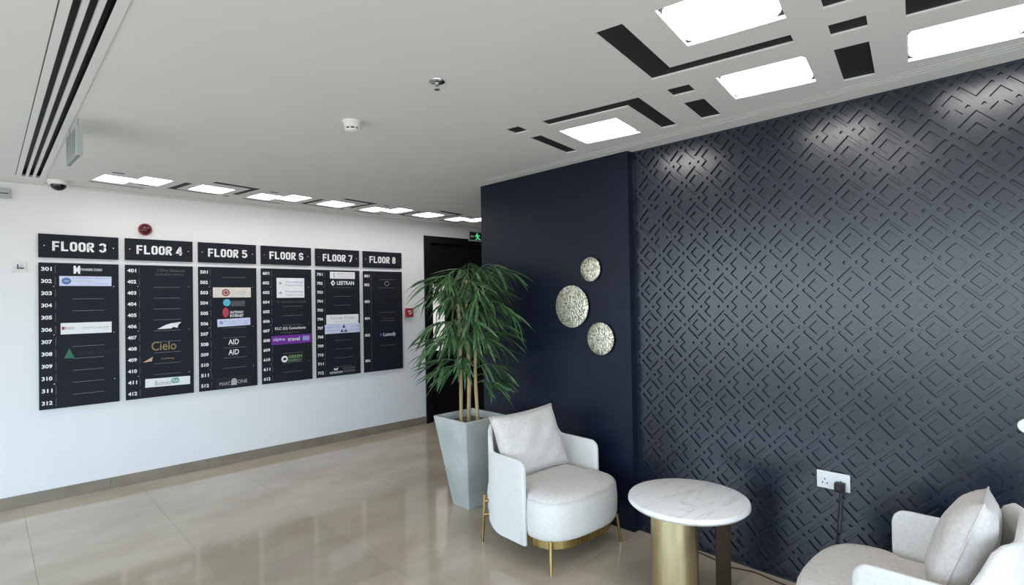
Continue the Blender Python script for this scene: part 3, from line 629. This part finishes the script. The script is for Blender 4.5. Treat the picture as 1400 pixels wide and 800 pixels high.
# ------------------------------------------------------------------ armchairs
def outline(n=15):
    P = [(-.285,.285),(-.292,.10),(-.292,-.075),(-.325,-.125)]
    for i in range(n+1):
        a = PI+PI*i/n; c_, s_ = math.cos(a), math.sin(a); e = .72
        P.append((.333*math.copysign(abs(c_)**e, c_), -.150-.212*abs(s_)**e))
    P += [(.325,-.125),(.292,-.075),(.292,.10),(.285,.285),(.15,.292),(-.15,.292)]
    return P
def scaled(P, d, cy=-.03): return [(x*(1-d/.33), cy+(y-cy)*(1-d/.33)) for x, y in P]
def shell_mesh():
    hw, rc, yb_, yf = .345, .205, .340, -.112; T_ = .030
    path = []     # outer plan path with inward normals
    for k in range(9): y = yf+(yb_-rc-yf)*k/8; path.append(((-hw, y), (1, 0)))
    for k in range(1, 9):
        a = PI-PI/2*k/8; path.append(((-hw+rc+rc*math.cos(a), yb_-rc+rc*math.sin(a)), (-math.cos(a), -math.sin(a))))
    for k in range(1, 5): x = -hw+rc+(2*hw-2*rc)*k/4; path.append(((x, yb_), (0, -1)))
    for k in range(1, 9):
        a = PI/2-PI/2*k/8; path.append(((hw-rc+rc*math.cos(a), yb_-rc+rc*math.sin(a)), (-math.cos(a), -math.sin(a))))
    for k in range(1, 9): y = yb_-rc-(yb_-rc-yf)*k/8; path.append(((hw, y), (-1, 0)))
    # refine front ends
    ext = []
    for (p, n_) in path: ext.append((p, n_))
    def ss(a, b_, x): x = max(0, min(1, (x-a)/(b_-a))); return x*x*(3-2*x)
    R = []
    front = []
    for f_ in (.0, .004, .012, .025, .040): front.append(f_)
    full = [((-hw, yf+f_), (1,0)) for f_ in front] + [e for e in ext if e[0][1] > yf+.05] + [((hw, yf+f_), (-1,0)) for f_ in front[::-1]]
    for (p, n_) in full:
        d = max(0, p[1]-yf)
        zt = .60 + .145*ss(.20, .305, p[1])
        if d < .055: zt -= .055-math.sqrt(max(0, .055**2-(.055-d)**2))
        zb_ = .108 + .045*ss(.10, .26, p[1])
        th = T_*(.55+.45*min(1, d/.014)); r = th/2
        c0 = (p[0]+n_[0]*T_/2, p[1]+n_[1]*T_/2)
        ring = []
        for k in range(7):
            a = PI*k/6; ring.append((c0[0]+n_[0]*r*math.cos(a), c0[1]+n_[1]*r*math.cos(a), zt-r*.9+r*.9*math.sin(a)))
        ring.append((c0[0]-n_[0]*r, c0[1]-n_[1]*r, (zt+zb_)/2))
        ring.append((c0[0]-n_[0]*r, c0[1]-n_[1]*r, zb_+.005)); ring.append((c0[0]-n_[0]*r*.6, c0[1]-n_[1]*r*.6, zb_)); ring.append((c0[0]+n_[0]*r*.6, c0[1]+n_[1]*r*.6, zb_)); ring.append((c0[0]+n_[0]*r, c0[1]+n_[1]*r, zb_+.005))
        ring.append((c0[0]+n_[0]*r, c0[1]+n_[1]*r, (zt+zb_)/2))
        R.append(ring)
    return MB().rings(R)
def make_chair(label, loc, rz):
    t = thing('armchair', label, 'armchair', loc, rz, 'cream armchairs')
    obj('shell', shell_mesh(), 'fabric', t, smooth=50)
    O = outline(); prof = [(.168,.022),(.172,.010),(.185,.002),(.22,-.004),(.30,-.006),(.365,-.001),(.380,.006)]
    B = MB(); B.rings([[(x,y,z) for x,y in scaled(O, d)] for z, d in prof]); obj('seat_base', B, 'fabric', t, smooth=50)
    prof = [(.376,.010),(.384,.004),(.398,.006),(.412,.020),(.424,.055),(.432,.11),(.436,.18),(.437,.25),(.4375,.31)]
    B = MB(); B.rings([[(x,y,z) for x,y in scaled(O, d)] for z, d in prof]); s_ = obj('seat_cushion', B, 'fabric2', t, smooth=60)
    obj('piping', MB().tube([(x,y,.381) for x,y in scaled(O, .002)+scaled(O, .002)[:1]], .0035, 6), 'fabric', s_, smooth=60)
    B = MB(); Oi = scaled(O, .030); Oj = scaled(O, .042)
    B.rings([[(x,y,.168) for x,y in Oi], [(x,y,.118) for x,y in Oi], [(x,y,.118) for x,y in Oj], [(x,y,.160) for x,y in Oj]]); obj('base_band', B, 'brass', t, smooth=40)
    for sx in (-1, 1):
        obj('leg', MB().tube([(sx*.300,-.285,.178),(sx*.308,-.292,.09),(sx*.318,-.302,0)], [.0115,.0105,.0085], 12), 'brass', t, smooth=50)
        l_ = obj('leg', MB().tube([(sx*.312,.292,.305),(sx*.316,.298,.15),(sx*.322,.306,0)], [.0105,.0105,.0085], 12), 'brass', t, smooth=50)
        obj('bracket', MB().tube([(sx*.313,.294,.262),(sx*.264,.252,.262)], .010, 10), 'brass', l_, smooth=50)
        obj('bracket', MB().tube([(sx*.316,.297,.175),(sx*.266,.255,.180)], .010, 10), 'brass', l_, smooth=50)
    return t
def pillow(w_, h_, th, seed):
    rnd = random.Random(seed); nx, nz = 26, 20; B = MB(); G = {}; ph = [rnd.uniform(0, 6) for _ in range(6)]
    for side in (1, -1):
        for i in range(nx+1):
            for j in range(nz+1):
                u, v = -1+2*i/nx, -1+2*j/nz
                edge = i in (0, nx) or j in (0, nz)
                if edge and side == -1: G[(-1,i,j)] = G[(1,i,j)]; continue
                pinch = 1-.07*(1-v*v)*abs(u)**2; pinchz = 1-.07*(1-u*u)*abs(v)**2
                x = u*w_/2*pinch; z = v*h_/2*pinchz
                y = th/2*((1-u**2)**.5*(1-v**2)**.5)**.8 if not edge else 0
                wr = .006*math.sin(5*u+3*v+ph[0])*math.sin(4*v-2*u+ph[1]) + .004*math.sin(9*u-7*v+ph[2])
                y += wr*(0 if edge else (1-u**4)*(1-v**4))
                G[(side,i,j)] = len(B.v); B.v.append((x, -side*y, z))
    for side in (1, -1):
        for i in range(nx):
            for j in range(nz):
                f_ = (G[(side,i,j)], G[(side,i+1,j)], G[(side,i+1,j+1)], G[(side,i,j+1)]); B.f.append(f_ if side == 1 else f_[::-1])
    E_ = [(i,0) for i in range(nx+1)]+[(nx,j) for j in range(1,nz+1)]+[(i,nz) for i in range(nx-1,-1,-1)]+[(0,j) for j in range(nz-1,-1,-1)]
    seam = [B.v[G[(1,i,j)]] for i, j in E_]
    return B, seam
def make_cushion(label, loc, rot, w_=.55, h_=.405, th=.17, seed=1):
    t = thing('cushion', label, 'cushion', loc, 0, 'armchair back cushions'); t.rotation_euler = rot
    B, seam = pillow(w_, h_, th, seed); c_ = obj('cover', B, 'fabric2', t, smooth=80)
    obj('seam_piping', MB().tube(seam, .0035, 6), 'fabric2', c_, smooth=60)
make_chair('cream armchair with brass legs in front of the potted palm', (2.606, 2.362, 0), math.radians(-2.5))
make_chair('cream armchair at the lower right corner, turned towards the marble table', (2.558, .472, 0), math.radians(181))
make_cushion('cream cushion leaning on the back of the armchair by the palm', (2.575, 2.512, .622), (math.radians(-21), math.radians(-1.5), math.radians(-3)), seed=1)
make_cushion('cream cushion standing on one corner in the armchair at the lower right', (2.62, .314, .612), (math.radians(20), math.radians(9), math.radians(4)), seed=5)
# ------------------------------------------------------------------ side table
t = thing('side_table', 'round white marble side table on a brass drum between the armchairs', 'table', (2.60, 1.413, 0))
obj('table_top', MB().lathe([(.255,.474),(.288,.486),(.300,.499),(.300,.508),(.296,.517),(.288,.520)], 72), 'marble', t, smooth=35)
obj('drum', MB().lathe([(.116,0),(.116,.474)], 56, (-.062,.045,0)), 'paleb', t, smooth=40)
B = MB().box(-.012, .012, -.036, .036, 0, .474); l_ = obj('post', B, 'bronze', t, bevel=.002); l_.location = (.148, -.112, 0); l_.rotation_euler = (0,0,math.radians(38))
# ------------------------------------------------------------------ planter and palm
PX, PY, PHT = 2.664, 3.243, .672
t = thing('planter', 'tall tapered pale concrete planter behind the armchair', 'planter', (PX, PY, 0))
tt, tb = .197, .098
def sqring(h, z, r=.012): return [(x,y,z) for x,y in rrect(-h, h, -h, h, r, 3)]
obj('body', MB().rings([sqring(tb-.006,0), sqring(tb,.008), sqring(tt-.002,PHT-.012), sqring(tt,PHT-.006), sqring(tt-.004,PHT), sqring(tt-.018,PHT), sqring(tt-.022,PHT-.02), sqring(tt-.035,PHT-.09)], cap=True), 'stone', t, smooth=35)
obj('soil', MB().rings([sqring(tt-.040,PHT-.075), sqring(tt-.040,PHT-.05)]), 'soil', t)
palm = thing('bamboo_palm', 'leafy green bamboo palm with three bare canes in the concrete planter', 'plant', (PX, PY, PHT-.05))
canes = [(-.044, .040, -.046, .040, 1.00, .0140), (.00, .004, -.004, .0, 1.08, .0155), (.042, -.040, .044, -.046, 1.03, .0140)]
cpts = []
for (x0,y0,x1,y1,h_,r) in canes:
    pts = []; rr = []; n = 18
    for k in range(n+1):
        u = k/n; pts.append((x0+(x1-x0)*u+.006*math.sin(7*u+x0*50), y0+(y1-y0)*u+.006*math.cos(6*u+y0*60), h_*u)); rr.append(r*(1-.25*u)*(1.12 if k % 4 == 0 else 1))
    obj('cane', MB().tube(pts, rr, 10), 'cane', palm, smooth=50); cpts.append(pts)
def leafgeo(bend, width):
    B = MB(); n = 6
    for k in range(n+1):
        u = k/n; w_ = width*(math.sin(PI*min(1, (u*.93+.05))**.75))**.9*(1 if k < n else .02); z = -bend*u*u
        B.v += [(u, -w_, z+w_*.35), (u, 0, z), (u, w_, z+w_*.35)]
    for k in range(n):
        a = 3*k; B.f += [(a, a+1, a+4, a+3), (a+1, a+2, a+5, a+4)]
    return B
def leafmesh(B):
    me_ = bpy.data.meshes.new('leaf'); me_.from_pydata(B.v, [], B.f)
    for p in me_.polygons: p.use_smooth = True
    me_.materials.append(M['leaf']); return me_
LG = [leafgeo(b_, w_) for b_, w_ in ((.12,.052),(.25,.047),(.40,.055),(.18,.062))]; LM = [leafmesh(g_) for g_ in LG]
rnd = random.Random(41); fr = []; az = 20
# (height fraction, reach, rise, count): a crown, a full middle, thin clusters low on the canes
for hf, reach, rise, cnt in ((.99,.42,.16,9),(.90,.46,.05,9),(.78,.46,.0,8),(.66,.42,-.03,6),(.52,.36,-.04,3)):
    for k in range(cnt):
        az += 137.5; fr.append((k % 3, hf+rnd.uniform(-.05,.01), az, reach*rnd.uniform(.8,1.15), rise+rnd.uniform(-.05,.05)))
fr += [(0,.46,138,.40,.00),(0,.40,165,.34,.00),(0,.58,125,.48,.02),(2,.36,-30,.33,-.03),(2,.30,-60,.28,-.02),(2,.44,-50,.36,.0),(2,.66,-45,.48,.03),(2,.78,-60,.50,.05),(0,.97,122,.46,.18),(2,.98,-50,.44,.20),(2,.90,-35,.52,.12),(1,.80,-120,.40,.02),(1,.66,-140,.36,.0)]
LV = []
for ci, hf, a_, reach, rise in fr:
    pts = cpts[ci]; hf = min(hf, .995); p0 = Vector(pts[int(hf*18)]); az_ = math.radians(a_); dr = Vector((math.cos(az_), math.sin(az_), 0))
    reach *= .88; lim = XB-.10-PX-p0.x
    if dr.x*reach > lim: reach = lim/dr.x
    if reach < .15: continue
    stem = [p0 + dr*reach*.72*(k/6) + Vector((0,0,(rise+.10)*math.sin(k/6*PI*.5) - .16*(k/6)**2*reach/.4)) for k in range(7)]
    f_ = obj('frond', MB().tube(stem, [.0042-.0028*k/6 for k in range(7)], 6), 'leaf', palm, smooth=60)
    nl = 14
    for k in range(nl):
        u = .20+.80*k/(nl-1); i0 = min(5, int(u*6)); w_ = u*6-i0; p = stem[i0].lerp(stem[i0+1], w_)
        sd = 0 if k == nl-1 else (1 if k % 2 else -1)
        yaw = az_ + sd*math.radians(rnd.uniform(25, 62)*(1-.4*u)) + rnd.uniform(-.12,.12); pit = math.radians(rnd.uniform(-4, 42)+10*u)
        L_ = rnd.uniform(.17,.25)*(1-.10*u)
        if PX+p.x+math.cos(yaw)*L_ > XB-.015: continue
        e = (rnd.uniform(-.6,.6), pit, yaw); sc = (L_, L_*rnd.uniform(.85,1.2), L_); near = (p.x+PX)*cf.x+(p.y+PY)*cf.y
        LV.append((near, f_, p, e, sc, rnd.randrange(4)))
LV.sort(key=lambda a: a[0])
rest = MB()
from mathutils import Euler
for q_, (near, f_, p, e, sc, g_) in enumerate(LV):
    if q_ < 300:
        lf = bpy.data.objects.new('leaf', LM[g_]); C.objects.link(lf); lf.parent = f_; lf.location = p; lf.rotation_euler = e; lf.scale = sc
    else:
        T_ = Matrix.LocRotScale(p, Euler(e), Vector(sc)); rest.add([T_ @ Vector(v) for v in LG[g_].v], LG[g_].f)
me_ = bpy.data.meshes.new('foliage'); me_.from_pydata(rest.v, [], rest.f)
for p in me_.polygons: p.use_smooth = True
fo = obj('foliage', me_, 'leaf', palm); fo['kind'] = 'stuff'
nleaf = len(LV)
print('leaves', nleaf, 'objects', len(bpy.data.objects))
